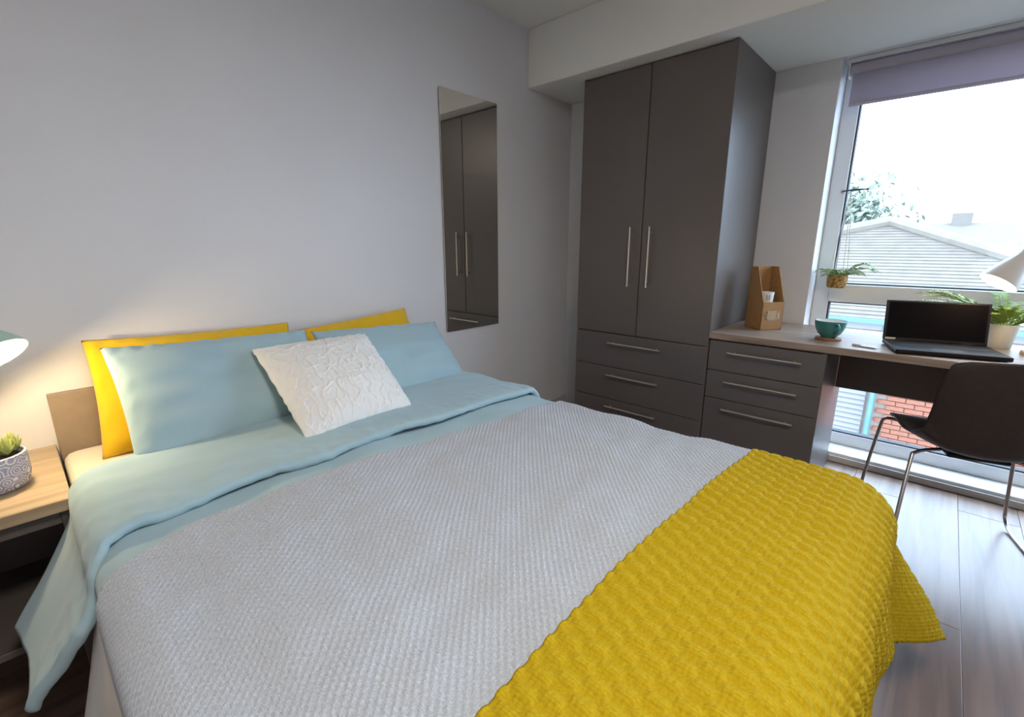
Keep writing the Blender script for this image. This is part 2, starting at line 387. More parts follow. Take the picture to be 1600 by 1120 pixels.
# ================================================================== WARDROBE, DESK PEDESTAL, DESK
XF = 2.359
def bar_handle(parent, p0, p1, standoff=0.03):
    """slim bar with two posts, front face of the door at x = XF"""
    p0, p1 = Vector(p0), Vector(p1); d = (p1-p0).normalized(); bm = bmesh.new()
    add_tube(bm, [p0, p1], 0.0052, 10)
    for p in (p0 + d*0.03, p1 - d*0.03):
        add_tube(bm, [p, p + Vector((standoff+0.004, 0, 0))], 0.004, 8)
    return obj('handle', bm, 'steel', parent, True)

wd = thing('wardrobe', 'tall dark grey two-door wardrobe with three drawers below, under the bulkhead', 'wardrobe', (2.65, -0.725, 0.0))
WY0, WY1 = -0.322, -1.128
bm = bmesh.new()
add_box(bm, (XF+0.02, WY0-0.02, 0.08), (XW-0.002, WY1+0.02, 2.035)); add_box(bm, (XF+0.02, WY0-0.02, 2.035), (XF+0.05, WY1+0.02, ZB-0.001))
obj('carcass', bm, 'laminate', wd)
box('side_panel', (XF+0.002, WY1, 0.0), (XW-0.002, WY1+0.018, ZB-0.001), 'laminate', wd, 0.001)
box('side_panel', (XF+0.002, WY0-0.018, 0.0), (XW-0.26, WY0, ZB-0.001), 'laminate', wd, 0.001)
box('plinth', (XF+0.05, WY1+0.018, 0.0), (XF+0.068, WY0-0.018, 0.08), 'laminate', wd)
ymid = -0.722
zd = 0.666
for (ya, yb, hy) in ((WY0-0.002, ymid+0.0026, -0.667), (ymid-0.0026, WY1+0.0025, -0.779)):
    d = box('door', (XF, ya, zd+0.003), (XF+0.019, yb, 2.040), 'laminate', wd, 0.0012)
    bar_handle(d, (XF-0.03, hy, 0.945), (XF-0.03, hy, 1.262))
for (za, zb_) in ((0.4655, zd-0.003), (0.2665, 0.4615), (0.083, 0.2625)):
    d = box('drawer', (XF, WY0-0.002, za), (XF+0.019, WY1+0.0025, zb_), 'laminate', wd, 0.0012)
    hz = {0.4655: 0.612, 0.2665: 0.418, 0.083: 0.2225}[za]
    bar_handle(d, (XF-0.03, -0.56, hz), (XF-0.03, -0.886, hz))

pd = thing('desk_drawer_unit', 'dark grey three-drawer pedestal under the desk, beside the wardrobe', 'drawer unit', (2.65, -1.38, 0.0))
PY0, PY1 = -1.132, -1.632
box('carcass', (XF+0.02, PY0-0.004, 0.07), (2.93, PY1+0.018, 0.712), 'laminate', pd)
box('side_panel', (XF+0.002, PY1, 0.0), (2.93, PY1+0.018, 0.712), 'laminate', pd, 0.001)
box('plinth', (XF+0.05, PY1+0.018, 0.0), (XF+0.068, PY0-0.004, 0.07), 'laminate', pd)
for (za, zb_, hz) in ((0.5555, 0.705, 0.655), (0.4105, 0.5515, 0.507), (0.075, 0.4065, 0.364)):
    d = box('drawer', (XF, PY0-0.002, za), (XF+0.019, PY1+0.002, zb_), 'laminate', pd, 0.0012)
    bar_handle(d, (XF-0.03, -1.228, hz), (XF-0.03, -1.545, hz))

DZ = 0.745
dk = thing('desk', 'long grey oak desk top running along the window wall from the wardrobe', 'desk', (2.65, -2.4, 0.0))
box('desktop', (2.345, -3.70, 0.714), (2.925, -1.131, DZ), 'desk', dk, 0.0015)
box('modesty_panel', (2.74, -3.66, 0.475), (2.76, -1.634, 0.714), 'modesty', dk, 0.001)
box('end_panel', (2.37, -3.70, 0.0), (2.92, -3.672, 0.714), 'laminate', dk, 0.001)

# ================================================================== MIRROR
mr = thing('wall_mirror', 'tall frameless rectangular mirror hung on the wall beside the bed', 'mirror', (1.787, -0.004, 0.708))
box('backing', (1.589, -0.006, 0.710), (1.983, 0.0, 1.913), 'gasket', mr)
box('glass', (1.587, -0.011, 0.708), (1.985, -0.006, 1.915), 'mirror', mr, 0.0008)

# ================================================================== BED
BX0, BX1, BY_H, BY_F = 0.026, 1.378, -0.03, -1.93
bed = thing('double_bed', 'double bed with low taupe headboard against the grey wall', 'bed', (0.70, -0.98, 0.0))
box('headboard', (BX0, -0.028, 0.0), (BX1, -0.001, 0.733), 'headboard', bed, 0.002)
box('base', (BX0+0.01, BY_F+0.02, 0.06), (BX1-0.01, -0.03, 0.32), 'sheet', bed, 0.01)
for (x_, y_) in ((0.1, -0.15), (1.3, -0.15), (0.1, -1.8), (1.3, -1.8)):
    obj('leg', add_tube(bmesh.new(), [(x_, y_, 0.0), (x_, y_, 0.062)], 0.025, 12), 'black', bed, True)
bm = add_box(bmesh.new(), (BX0, BY_F, 0.32), (BX1, BY_H, 0.553), 0.055, 5)
obj('mattress', bm, 'mattress', bed, True)

TOP = 0.585
def crown(x, y):
    """gentle doming and lumps of the made bed"""
    u = np.clip((x-BX0)/(BX1-BX0), 0, 1)
    return 0.020*np.sin(PI*u)**0.8 + 0.004*wob(3, x, y, 1.6)

def drape(s, t, top, r=0.065, flare=0.10, ear=0.0, x0=BX0, x1=BX1, y1=BY_F, grow=0.0, rip=0.0, soft=0.06):
    """cloth point (s,t) in flat coordinates laid on the bed: returns 3-D point of the draped cloth"""
    xa, xb, ya = x0-grow+r, x1+grow-r, y1-grow+r
    cx = np.clip(s, xa, xb); cy = np.maximum(t, ya)
    ex, ey = s-cx, t-cy; d = np.hypot(ex, ey); th = np.arctan2(np.abs(ey), np.abs(ex)+1e-9)
    q = r*PI/2; a = np.minimum(d, q)/r
    h = r*np.sin(a); drop = r*(1-np.cos(a)); rest = np.maximum(d-q, 0)
    sm = rest**2/(rest+soft)
    fl = flare + ear*np.sin(2*th)**2
    h = h + sm*fl/np.sqrt(1+fl**2) + rip*sm*np.sin(6.5*th*2 + 18*(s+t))
    drop = drop + (rest-sm) + sm/np.sqrt(1+fl**2)
    dn = np.where(d > 1e-9, d, 1)
    X = cx + h*ex/dn; Y = cy + h*ey/dn
    Zt = top + crown(cx, cy)
    return np.stack([X, Y, np.maximum(Zt-drop, 0.012)], -1)

def span(a, b, step): return np.linspace(a, b, max(2, int(round(abs(b-a)/step))+1))

# white flat sheet: shows below the duvet on the left side
s, t_ = np.meshgrid(span(-0.40, 0.35, 0.015), span(-0.78, -1.96, 0.015), indexing='ij')
P = drape(s, t_, 0.556, 0.05, 0.26, grow=0.016, y1=-2.2)
P[..., 0] -= 0.010*wob(21, s*0.4, t_, 3.0)*np.clip((0.05-s)/0.2, 0, 1)
P[..., 2] += -0.018
tag(grid('flat_sheet', P, 'sheet', None, np.stack([s, t_], -1), 0.003), 'white flat sheet hanging down the side of the bed below the blue duvet', 'sheet')

# duvet
dv = thing('duvet', 'duck egg blue duvet with its top edge folded back below the pillows', 'duvet', (0.70, -1.2, 0.56))
s, t_ = np.meshgrid(span(-0.035, 1.80, 0.014), span(-0.56, -2.06, 0.014), indexing='ij')
P = drape(s, t_, TOP, 0.065, 0.07, grow=0.012)
side = np.clip((BX0-0.0-s)/0.1, 0, 1)
P[..., 2] += 0.004*wob(31, s, t_, 3.2) + 0.0025*wob(32, s*0.5, t_, 8.0)
grid('duvet_body', P, 'blue', dv, np.stack([s, t_], -1), 0.022)
# folded-back band with a rolled lower edge; hangs over the left side
ns = span(-0.298, 1.66, 0.0075)
nt_ = 74
S_, K = np.meshgrid(ns, np.linspace(0, 1, nt_), indexing='ij')
lowy = -0.800 - 0.030*np.clip((S_-0.3)/1.0, 0, 1) + 0.006*wob(41, S_, S_*0, 2.5) - 0.055*np.clip((0.10-S_)/0.12, 0, 1)**1.3 + 0.16*np.clip((-0.12-S_)/0.3, 0, 1)
upy = -0.430 - 0.02*np.clip((0.15-S_)/0.2, 0, 1) - 0.10*np.clip((-0.02-S_)/0.4, 0, 1)
# parameter: 0..0.80 top sheet, 0.80..1 rolls under
kk = np.clip(K/0.80, 0, 1); roll = np.clip((K-0.80)/0.20, 0, 1)*PI*1.05
rad = 0.013 + 0.002*wob(42, S_, S_*0, 6.0)
T_ = upy + (lowy+0.017-upy)*kk
P = drape(S_, T_, TOP+0.030, 0.075, np.where(S_ < 0.6, 0.75, 0.2), grow=0.018, y1=-3)
eps = 1e-3
Pa = drape(S_+eps, T_, TOP+0.030, 0.075, np.where(S_ < 0.6, 0.75, 0.2), grow=0.018, y1=-3); Pb = drape(S_, T_-eps, TOP+0.030, 0.075, np.where(S_ < 0.6, 0.75, 0.2), grow=0.018, y1=-3)
da, db = Pa-P, Pb-P
N = np.cross(db, da); N /= np.linalg.norm(N, axis=-1, keepdims=True) + 1e-12
N = np.where(N[..., 2:3] < -0.02, -N, N); N[S_ < 0.0] = np.where((N[S_ < 0.0][..., 0:1] > 0), -N[S_ < 0.0], N[S_ < 0.0])
db /= np.linalg.norm(db, axis=-1, keepdims=True)
P = P + db*(np.sin(roll)*rad)[..., None] - N*((1-np.cos(roll))*rad)[..., None]
puck = (0.0016*wob(43, S_*1.0, T_*0.2, 14.0) + 0.0014*wob(44, S_, T_, 20.0))*np.clip((K-0.45)/0.3, 0, 1)
wr = 0.0028*wob(45, S_*0.6, T_, 3.5) + 0.0013*wob(46, S_*0.35, T_, 12)
P = P + N*(puck+wr)[..., None]
hang = np.clip((-0.06-S_)/0.3, 0, 1)
P[..., 0] += -0.02*hang*np.sin(14*T_+1.0) ; P[..., 1] += -0.10*hang*np.clip(K, 0, 0.8)
grid('folded_band', P, 'blue', dv, np.stack([S_, T_], -1), 0.006)

# grey waffle blanket
s, t_ = np.meshgrid(span(-0.065, 1.72, 0.0030), span(-0.86, -1.76, 0.0030), indexing='ij')
t2 = t_ - 0.10*np.clip((s-0.2)/1.2, 0, 1)*np.clip((t_+1.76)/0.9, 0, 1) - 0.10*np.clip((0.18-s)/0.25, 0, 1)*np.clip((t_+1.76)/0.9, 0, 1)
P = drape(s, t2, TOP+0.0095, 0.068, 0.08, grow=0.020)
P[..., 2] += 0.004*wob(31, s, t2, 3.2) + 0.0025*wob(32, s*0.5, t2, 8.0)
pw = 0.0155
pat = np.sin(2*PI*s/pw)*np.sin(2*PI*t_/pw)
P[..., 2] += 0.0027*np.sign(pat)*np.abs(pat)**0.7 + 0.0015*wob(52, s, t_, 9)
tag(grid('waffle_blanket', P, 'waffle', None, np.stack([s, t_], -1), 0.004), 'pale grey waffle weave blanket spread across the middle of the bed', 'blanket')

# yellow knitted throw over the foot of the bed
s, t_ = np.meshgrid(span(-0.12, 1.715, 0.0038), span(-1.620, -2.30, 0.0038), indexing='ij')
t2 = t_ + 0.012*wob(61, s, s*0, 1.2)*np.clip((t_+1.9)/0.3, 0, 1)
P = drape(s, t2, TOP+0.024, 0.115, 0.11, ear=0.58, grow=0.032, rip=0.04, soft=0.012)
rw, cl = 0.0170, 0.032
fv = t_ + 0.004*wob(62, s, t_, 3)
hgt = 0.5 + 0.5*np.tanh(3.4*np.sin(PI*s/rw)*np.sign(np.sin(PI*fv/cl))*np.abs(np.sin(PI*fv/cl))**0.6)
hgt = hgt*(1-0.25*np.abs(np.cos(PI*fv/cl))**6)
dirn = P - np.array([0.7, -1.4, 0.2]); e_ = np.clip((TOP+0.03-P[..., 2])/0.08, 0, 1)
out = np.stack([np.where(s > BX1-0.085, 0.7, 0.0)*e_, -np.where(t2 < BY_F+0.085, 0.9, 0.0)*e_, 1-0.9*e_], -1)
out /= np.linalg.norm(out, axis=-1, keepdims=True)
P = P + out*(0.0054*hgt + 0.003*wob(63, s, t_, 4))[..., None]
tag(grid('knitted_throw', P, 'knit', None, np.stack([s, t_], -1), 0.006), 'mustard yellow chunky knitted throw across the foot of the bed', 'throw')

# ------------------------------------------------------------------ pillows
def pillow(name, label, cat, corners, T, m, seed, n=64, wr=0.006, pinch=0.035, group=None, emb=0.0, sag=0.0, pw=2.6, ruffle=0.0, puck=0.004):
    """corners BL, BR, TR, TL of the seam outline in world space"""
    BL, BR, TR, TL = [np.array(c, float) for c in corners]
    u, v = np.meshgrid(np.linspace(-1, 1, n), np.linspace(-1, 1, n), indexing='ij')
    W_ = np.linalg.norm(BR-BL); H_ = np.linalg.norm(TL-BL)
    nrm = np.cross(BR-BL, TL-BL); nrm /= np.linalg.norm(nrm)     # towards the room
    if nrm[1] > 0: nrm = -nrm
    uu = u*(1-pinch*(1-v**2)*np.abs(u)**6*1.0); vv = v*(1-pinch*(1-u**2)*np.abs(v)**6)
    a, b2 = ((uu+1)/2)[..., None], ((vv+1)/2)[..., None]
    base = BL*(1-a)*(1-b2) + BR*a*(1-b2) + TR*a*b2 + TL*(1-a)*b2
    x, y = u*W_/2, v*H_/2
    prof = ((1-np.abs(u)**pw)*(1-np.abs(v)**pw))**0.62 * (1 - 0.22*v)
    edge = np.minimum(1-np.abs(u), 1-np.abs(v))
    wf = wr*(wob(seed, x, y*0.5, 4)*0.6 + 0.5*wob(seed+1, x*0.4, y, 9))*np.clip(edge/0.25, 0, 1)
    pk = puck*wob(seed+5, x, y, 16)*np.exp(-((edge-0.06)/0.06)**2)
    front = base + nrm*(T*prof + wf + pk)[..., None]
    back = base - nrm*(T*0.8*prof)[..., None]
    if emb:
        vein = np.abs(wob(seed+7, x, y, 15, 14)); vein2 = np.abs(wob(seed+8, x, y*0.6, 30, 14))
        front = front + nrm*(emb*np.exp(-(vein/0.16)**2) + 0.5*emb*np.exp(-(vein2/0.25)**2))[..., None]*np.clip(edge/0.08, 0, 1)[..., None]
    if ruffle:
        rr_ = ruffle*np.sin(120*(x+y) + 4*wob(seed+9, x, y, 5))*np.exp(-(edge/0.05)**2)
        front = front + nrm*rr_[..., None]; back = back + nrm*rr_[..., None]
    front[:, :, 2] -= sag*(1-v**2)*(v > 0)*0; back = back
    # weld rims
    verts = list(map(tuple, front.reshape(-1, 3))); fi = np.arange(n*n).reshape(n, n); bi = np.full((n, n), -1)
    for i in range(n):
        for j in range(n):
            if i in (0, n-1) or j in (0, n-1): bi[i, j] = fi[i, j]
            else: bi[i, j] = len(verts); verts.append(tuple(back[i, j]))
    faces = []; 
    for i in range(n-1):
        for j in range(n-1):
            faces.append((fi[i, j], fi[i+1, j], fi[i+1, j+1], fi[i, j+1])); faces.append((bi[i, j], bi[i, j+1], bi[i+1, j+1], bi[i+1, j]))
    me = bpy.data.meshes.new(name); me.from_pydata(verts, [], [tuple(int(k) for k in f) for f in faces])
    uvl = me.uv_layers.new(name='cloth'); uvs = np.zeros((len(verts), 2)); uvs[:n*n, 0] = x.reshape(-1); uvs[:n*n, 1] = y.reshape(-1)
    for i in range(n):
        for j in range(n): uvs[bi[i, j]] = (x[i, j], y[i, j])
    li = np.zeros(len(me.loops), np.int32); me.loops.foreach_get('vertex_index', li); uvl.data.foreach_set('uv', uvs[li].reshape(-1).astype(np.float32))
    bmx = bmesh.new(); bmx.from_mesh(me); bmesh.ops.recalc_face_normals(bmx, faces=bmx.faces); bmx.to_mesh(me); bmx.free()
    o = link(name, me, m, None, True)
    return tag(o, label, cat, group)

pillow('pillow', 'yellow pillow standing against the headboard beside the bedside shelf', 'pillow',
       [(0.105, -0.205, 0.555), (0.715, -0.205, 0.565), (0.73, -0.075, 0.875), (0.125, -0.075, 0.893)], 0.060, 'yellow', 101, group='pillows on the bed')
pillow('pillow', 'yellow pillow against the wall on the side of the bed by the mirror', 'pillow',
       [(0.745, -0.205, 0.565), (1.315, -0.205, 0.560), (1.275, -0.075, 0.880), (0.765, -0.075, 0.840)], 0.060, 'yellow', 111, group='pillows on the bed')
pillow('pillow', 'duck egg blue pillow in front of the yellow one by the bedside shelf', 'pillow',
       [(0.150, -0.462, 0.590), (0.715, -0.44, 0.592), (0.735, -0.215, 0.862), (0.150, -0.225, 0.888)], 0.072, 'blue', 121, wr=0.008, group='pillows on the bed')
pillow('pillow', 'duck egg blue pillow on the side of the bed by the mirror', 'pillow',
       [(0.740, -0.46, 0.590), (1.325, -0.455, 0.590), (1.352, -0.205, 0.818), (0.755, -0.215, 0.852)], 0.070, 'blue', 131, wr=0.008, group='pillows on the bed')
pillow('cushion', 'square white embroidered cushion leaning on the blue pillows', 'cushion',
       [(0.503, -0.695, 0.628), (0.885, -0.662, 0.630), (0.915, -0.330, 0.838), (0.500, -0.350, 0.845)], 0.058, 'cream', 141, n=150, wr=0.004, pinch=0.02, emb=0.0038, ruffle=0.003, puck=0.0015)

# ================================================================== BEDSIDE SHELF, LAMP, SUCCULENT
ns_ = thing('bedside_table', 'bedside table with light oak top and dark open body next to the bed', 'bedside table', (-0.20, -0.23, 0.0))
box('table_top', (-0.46, -0.462, 0.540), (0.020, -0.001, 0.570), 'oak', ns_, 0.0015)
box('side_panel', (-0.45, -0.44, 0.20), (-0.432, -0.002, 0.54), 'laminate', ns_, 0.001)
box('side_panel', (-0.006, -0.44, 0.20), (0.012, -0.002, 0.54), 'laminate', ns_, 0.001)
box('back_panel', (-0.432, -0.014, 0.20), (-0.006, -0.002, 0.54), 'laminate', ns_)
box('shelf', (-0.432, -0.44, 0.20), (-0.006, -0.014, 0.218), 'laminate', ns_, 0.001)
box('rail', (-0.432, -0.435, 0.50), (-0.006, -0.417, 0.54), 'laminate', ns_, 0.001)
for (x_, y_) in ((-0.43, -0.42), (-0.01, -0.42), (-0.43, -0.03), (-0.01, -0.03)):
    box('leg', (x_-0.015, y_-0.015, 0.0), (x_+0.015, y_+0.015, 0.20), 'laminate', ns_, 0.002)

def cone_lamp(name, label, base, base_r, stem, head, axis, length, r_open, shade_m, base_m, watts, light_name, group=None):
    """task lamp: round base, bent stem, conical shade pointing along axis (from neck to opening)"""
    L = thing(name, label, 'lamp', base, group=group)
    bx, by, bz = base
    obj('base', add_lathe(bmesh.new(), [(0, 0), (base_r, 0), (base_r, 0.010), (base_r-0.004, 0.014), (0, 0.014)], 36, Matrix.Translation(base)), base_m, L, True)
    obj('stem', add_tube(bmesh.new(), smooth_path(stem, 8), 0.005, 10), shade_m, L, True)
    ax = Vector(axis).normalized(); hd = Vector(head); mtx = aim(hd, -ax)       # +Z of mtx points from opening to neck
    sh = obj('shade', add_lathe(bmesh.new(), [(r_open, 0), (r_open*0.90, length*0.16), (r_open*0.62, length*0.45), (r_open*0.42, length*0.64), (r_open*0.36, length), (0, length),
        (0, length-0.004), (r_open*0.33, length-0.004), (r_open*0.39, length*0.63), (r_open*0.59, length*0.45), (r_open*0.87, length*0.16), (r_open-0.0025, 0.0), (r_open, 0)], 40, mtx), shade_m, L, True)
    obj('lining', add_lathe(bmesh.new(), [(r_open*0.965, 0.0008), (r_open*0.85, length*0.17), (r_open*0.57, length*0.44), (r_open*0.3, length*0.6), (0, length*0.6)], 40, mtx), 'inner', sh, True)
    obj('bulb', add_lathe(bmesh.new(), [(0, length*0.06)] + [(r_open*0.62*math.sin(a), length*0.06 + r_open*0.40*(1-math.cos(a))) for a in (0.3, 0.7, 1.1, 1.5, 1.9, 2.3, 2.7)] + [(0, length*0.06+r_open*0.80)], 24, mtx), 'bulb', L, True)
    ld = bpy.data.lights.new(light_name, 'POINT'); ld.energy = watts; ld.color = (1.0, 0.76, 0.43); ld.shadow_soft_size = r_open*0.35
    lo = bpy.data.objects.new(light_name, ld); COL.objects.link(lo); lo.parent = L
    lo.matrix_local = Matrix.Translation(-Vector(base)) @ aim(hd - ax*0.006, -ax)
    return L
cone_lamp('bedside_lamp', 'mint green cone lamp glowing above the bedside shelf', (-0.36, -0.20, 0.570), 0.07,
          [(-0.36, -0.20, 0.575), (-0.37, -0.17, 0.78), (-0.33, -0.16, 0.98), (-0.20, -0.18, 1.055), (-0.098, -0.207, 1.002)],
          (-0.048, -0.262, 0.905), (0.42, -0.48, -0.80), 0.125, 0.070, 'mint', 'mint', 7.5, 'bedside_lamp_light_offscreen')

sp = thing('succulent_pot', 'small succulent in a grey pot with white line pattern on the bedside shelf', 'plant', (-0.102, -0.27, 0.570))
cpx, cpy = -0.102, -0.27
obj('pot', add_lathe(bmesh.new(), [(0, 0), (0.050, 0), (0.060, 0.008), (0.066, 0.035), (0.066, 0.090), (0.061, 0.092), (0.060, 0.078), (0, 0.078)], 48, Matrix.Translation((cpx, cpy, 0.570))), 'potpattern', sp, True)
obj('soil', add_lathe(bmesh.new(), [(0.060, 0.0), (0.03, 0.004), (0, 0.005)], 24, Matrix.Translation((cpx, cpy, 0.6485))), 'soil', sp, True)
def leaf_mesh(name, L, w, th):
    bm = bmesh.new(); rings = []
    for k in range(6):
        f_ = k/5; ww = w*math.sin(PI*min(0.98, 0.16+0.84*f_))**0.8*(1-f_*0.25); z = L*f_
        rings.append([bm.verts.new((ww*math.cos(a), th*ww/w*math.sin(a) + 0.25*L*f_*f_, z)) for a in (0, PI/3, 2*PI/3, PI, 4*PI/3, 5*PI/3)])
    for a, b in zip(rings, rings[1:]):
        for k in range(6): bm.faces.new((a[k], a[(k+1) % 6], b[(k+1) % 6], b[k]))
    bm.faces.new(rings[0][::-1]); bm.faces.new(rings[-1])
    me = bpy.data.meshes.new(name); bmesh.ops.recalc_face_normals(bm, faces=bm.faces); bm.to_mesh(me); bm.free()
    me.polygons.foreach_set('use_smooth', [True]*len(me.polygons)); return me
lm = leaf_mesh('leaf', 0.048, 0.0095, 0.0045); lm.materials.append(M['succ'])
rs = random.Random(5)
for (hx, hy, n, s0) in ((-0.135, -0.25, 13, 1.0), (-0.075, -0.28, 14, 0.85), (-0.11, -0.31, 12, 0.8), (-0.105, -0.235, 12, 0.9), (-0.064, -0.255, 14, 0.9)):
    for k in range(n):
        o = bpy.data.objects.new('leaf', lm); COL.objects.link(o); o.parent = sp
        o.location = ((hx-cpx)*1.1, (hy-cpy)*1.1, 0.088); til = 0.25 + 0.85*(k/n)
        o.rotation_euler = (til, 0, k*2.4 + rs.uniform(-.2, .2)); o.scale = (s0, s0, s0*(1.15-0.4*k/n))

# ================================================================== DESK ITEMS
# magazine file with a small white beaker
fd = Vector((0.094, -0.077, 0)).normalized(); fz = math.atan2(fd.y, fd.x)
FL = Vector((2.565, -1.302, DZ))
mf = thing('magazine_file', 'brown cardboard magazine file standing on the desk beside the wardrobe', 'file holder', FL, fz)
fw, fdp, fh, ff, th = 0.118, 0.125, 0.315, 0.142, 0.004
box('front_panel', (0, 0, 0), (fw, th, ff), 'kraft', mf, 0, False)
box('back_panel', (0, fdp-th, 0), (fw, fdp, fh), 'kraft', mf, 0, False)
box('bottom_panel', (0, 0, 0), (fw, fdp, th), 'kraft', mf, 0, False)
for x_ in (0, fw-th):
    bm = bmesh.new(); pr = [(0, 0), (fdp, 0), (fdp, fh), (fdp*0.55, fh), (0, ff)]
    A = [bm.verts.new((x_, p[0], p[1])) for p in pr]; B = [bm.verts.new((x_+th, p[0], p[1])) for p in pr]
    bm.faces.new(A[::-1]); bm.faces.new(B)
    for k in range(5): bm.faces.new((A[k], A[(k+1) % 5], B[(k+1) % 5], B[k]))
    obj('side_panel', bm, 'kraft', mf, False, False)
bm = bmesh.new()
for lo, hi in (((0.030, -0.003, 0.050), (0.036, 0.001, 0.098)), ((0.084, -0.003, 0.050), (0.090, 0.001, 0.098)), ((0.030, -0.003, 0.050), (0.090, 0.001, 0.056)),
               ((0.024, -0.003, 0.058), (0.030, 0.001, 0.088)), ((0.090, -0.003, 0.058), (0.096, 0.001, 0.088))): add_box(bm, lo, hi)
obj('label_holder', bm, 'steel', mf, False, False)
box('label_card', (0.036, -0.001, 0.056), (0.084, 0.0008, 0.098), mat('label_card', (0.45, 0.33, 0.20), 0.8), mf, 0, False)
def fpos(x, y, z): return FL + Vector((math.cos(fz)*x - math.sin(fz)*y, math.sin(fz)*x + math.cos(fz)*y, z))
bpz = fpos(0.050, 0.048, 0.004)
bk = thing('white_beaker', 'small white beaker with grey print inside the magazine file', 'cup', bpz)
obj('body', add_lathe(bmesh.new(), [(0, 0), (0.022, 0), (0.034, 0.186), (0.0325, 0.186), (0.020, 0.004), (0, 0.004)], 32, Matrix.Translation(bpz)), 'cupin', bk, True)
bm = bmesh.new()
vd = Vector((-0.66, 0.10, 0)); a0 = math.atan2(-0.62, -2.5) + 0.25
for (da_, z0, z1, w_) in ((-0.28, 0.150, 0.154, 0.22), (-0.28, 0.158, 0.162, 0.16), (-0.28, 0.166, 0.170, 0.22), (0.06, 0.150, 0.154, 0.26), (0.06, 0.158, 0.162, 0.2), (0.06, 0.166, 0.170, 0.26)):
    vs = []
    for zq in (z0, z1):
        for q in range(5):
            a = a0 + da_ + w_*q/4; rr = 0.022 + 0.012*zq/0.186 + 0.0006
            vs.append(bm.verts.new(bpz + Vector((rr*math.cos(a), rr*math.sin(a), zq))))
    for q in range(4): bm.faces.new((vs[q], vs[q+1], vs[q+6], vs[q+5]))
obj('print', bm, mat('grey_print', (0.12, 0.13, 0.13), 0.7), bk)

# cup on coaster
cs = Vector((2.527, -1.602, DZ))
tag(obj('coaster', add_lathe(bmesh.new(), [(0, 0), (0.050, 0), (0.052, 0.003), (0.052, 0.008), (0.050, 0.010), (0, 0.010)], 40, Matrix.Translation(cs)), 'coaster', None, True), 'round reddish wooden coaster under the teal cup', 'coaster')
cz = cs + Vector((0, 0, 0.010))
cu = thing('teal_cup', 'wide teal ceramic cup standing on a wooden coaster on the desk', 'cup', cz)
prof = [(0, 0), (0.028, 0), (0.030, 0.004), (0.045, 0.018), (0.056, 0.040), (0.061, 0.062), (0.062, 0.076)]
obj('body', add_lathe(bmesh.new(), prof + [(0.0605, 0.0775), (0.0595, 0.076)], 48, Matrix.Translation(cz)), 'cup', cu, True)
obj('inside', add_lathe(bmesh.new(), [(0.0597, 0.0765), (0.0585, 0.062), (0.0535, 0.041), (0.043, 0.021), (0.028, 0.008), (0, 0.007)], 48, Matrix.Translation(cz)), 'cupin', cu, True)
hd = Vector((-0.86, -0.50, 0)).normalized()
hp = [cz + hd*r_ + Vector((0, 0, z_)) for r_, z_ in ((0.056, 0.062), (0.076, 0.066), (0.086, 0.052), (0.078, 0.034), (0.050, 0.028))]
obj('handle', add_tube(bmesh.new(), smooth_path(hp, 6), 0.0058, 10), 'cup', cu, True)

# laptop
A = Vector((2.585, -1.803, DZ)); B = Vector((2.672, -2.118, DZ)); dl = (B-A); lw = 0.345
lz = math.atan2(dl.y, dl.x) - PI          # local +X from right hinge to left hinge
lz = math.atan2(-dl.y, -dl.x)
lp = thing('laptop', 'open black laptop on the desk in front of the window', 'laptop', (A+B)/2, lz)
# local: x along hinge (left end +x), y toward the user is +y or -y
udir = Vector((-math.sin(lz), math.cos(lz), 0)); sg = 1 if udir.x < 0 else -1
def lbox(nm, x0, x1, y0, y1, z0, z1, m, bev=0.0, par=lp): return box(nm, (x0, sg*y0, z0), (x1, sg*y1, z1), m, par, bev, False)
bs = lbox('base', -lw/2, lw/2, -0.005, 0.228, 0.003, 0.019, 'black', 0.003)
lbox('keyboard', -lw/2+0.025, lw/2-0.025, 0.030, 0.125, 0.018, 0.0195, 'keys', 0, bs)
lbox('trackpad', -0.05, 0.05, 0.140, 0.205, 0.018, 0.0194, 'keys', 0, bs)
for x_ in (-lw/2+0.03, lw/2-0.045):
    for y_ in (0.02, 0.20): lbox('foot', x_, x_+0.015, y_, y_+0.01, 0.0, 0.004, 'gasket', 0, bs)
tl = math.radians(14)
def screen_part(nm, x0, x1, h0, h1, d0, d1, m, bev=0.0, par=lp):
    bm = add_box(bmesh.new(), (x0, d0, h0), (x1, d1, h1), bev)
    for v in bm.verts:
        y, z = v.co.y, v.co.z; v.co.y = sg*(-math.sin(tl)*z + math.cos(tl)*y - 0.004); v.co.z = 0.019 + math.cos(tl)*z + math.sin(tl)*y
    return obj(nm, bm, m, par, False, False)
ld_ = screen_part('lid', -lw/2, lw/2, 0.0, 0.174, -0.007, 0.0, 'black', 0.002)
screen_part('display', -lw/2+0.010, lw/2-0.010, 0.012, 0.166, -0.0005, 0.0006, 'screen', 0, ld_)
screen_part('badge', lw/2-0.045, lw/2-0.008, 0.002, 0.010, -0.0005, 0.0012, 'steel', 0, ld_)
for x_ in (-0.11, 0.11):
    bm = add_tube(bmesh.new(), [(x_-0.02, sg*(-0.004), 0.019), (x_+0.02, sg*(-0.004), 0.019)], 0.005, 8); obj('hinge', bm, 'black', lp, True, False)

# pen
pn = thing('pen', 'slim silver pen lying on the desk beside the laptop', 'pen', (2.42, -1.745, DZ))
p0, p1 = Vector((2.43, -1.705, DZ+0.004)), Vector((2.405, -1.795, DZ+0.004))
obj('barrel', add_tube(bmesh.new(), [p0, p0.lerp(p1, 0.85), p1], [0.004, 0.004, 0.0012], 10), 'steel', pn, True)
obj('clip', add_tube(bmesh.new(), [p0+Vector((0, 0, 0.0045)), p0.lerp(p1, 0.35)+Vector((0, 0, 0.0048))], 0.0009, 6), 'steel', pn)

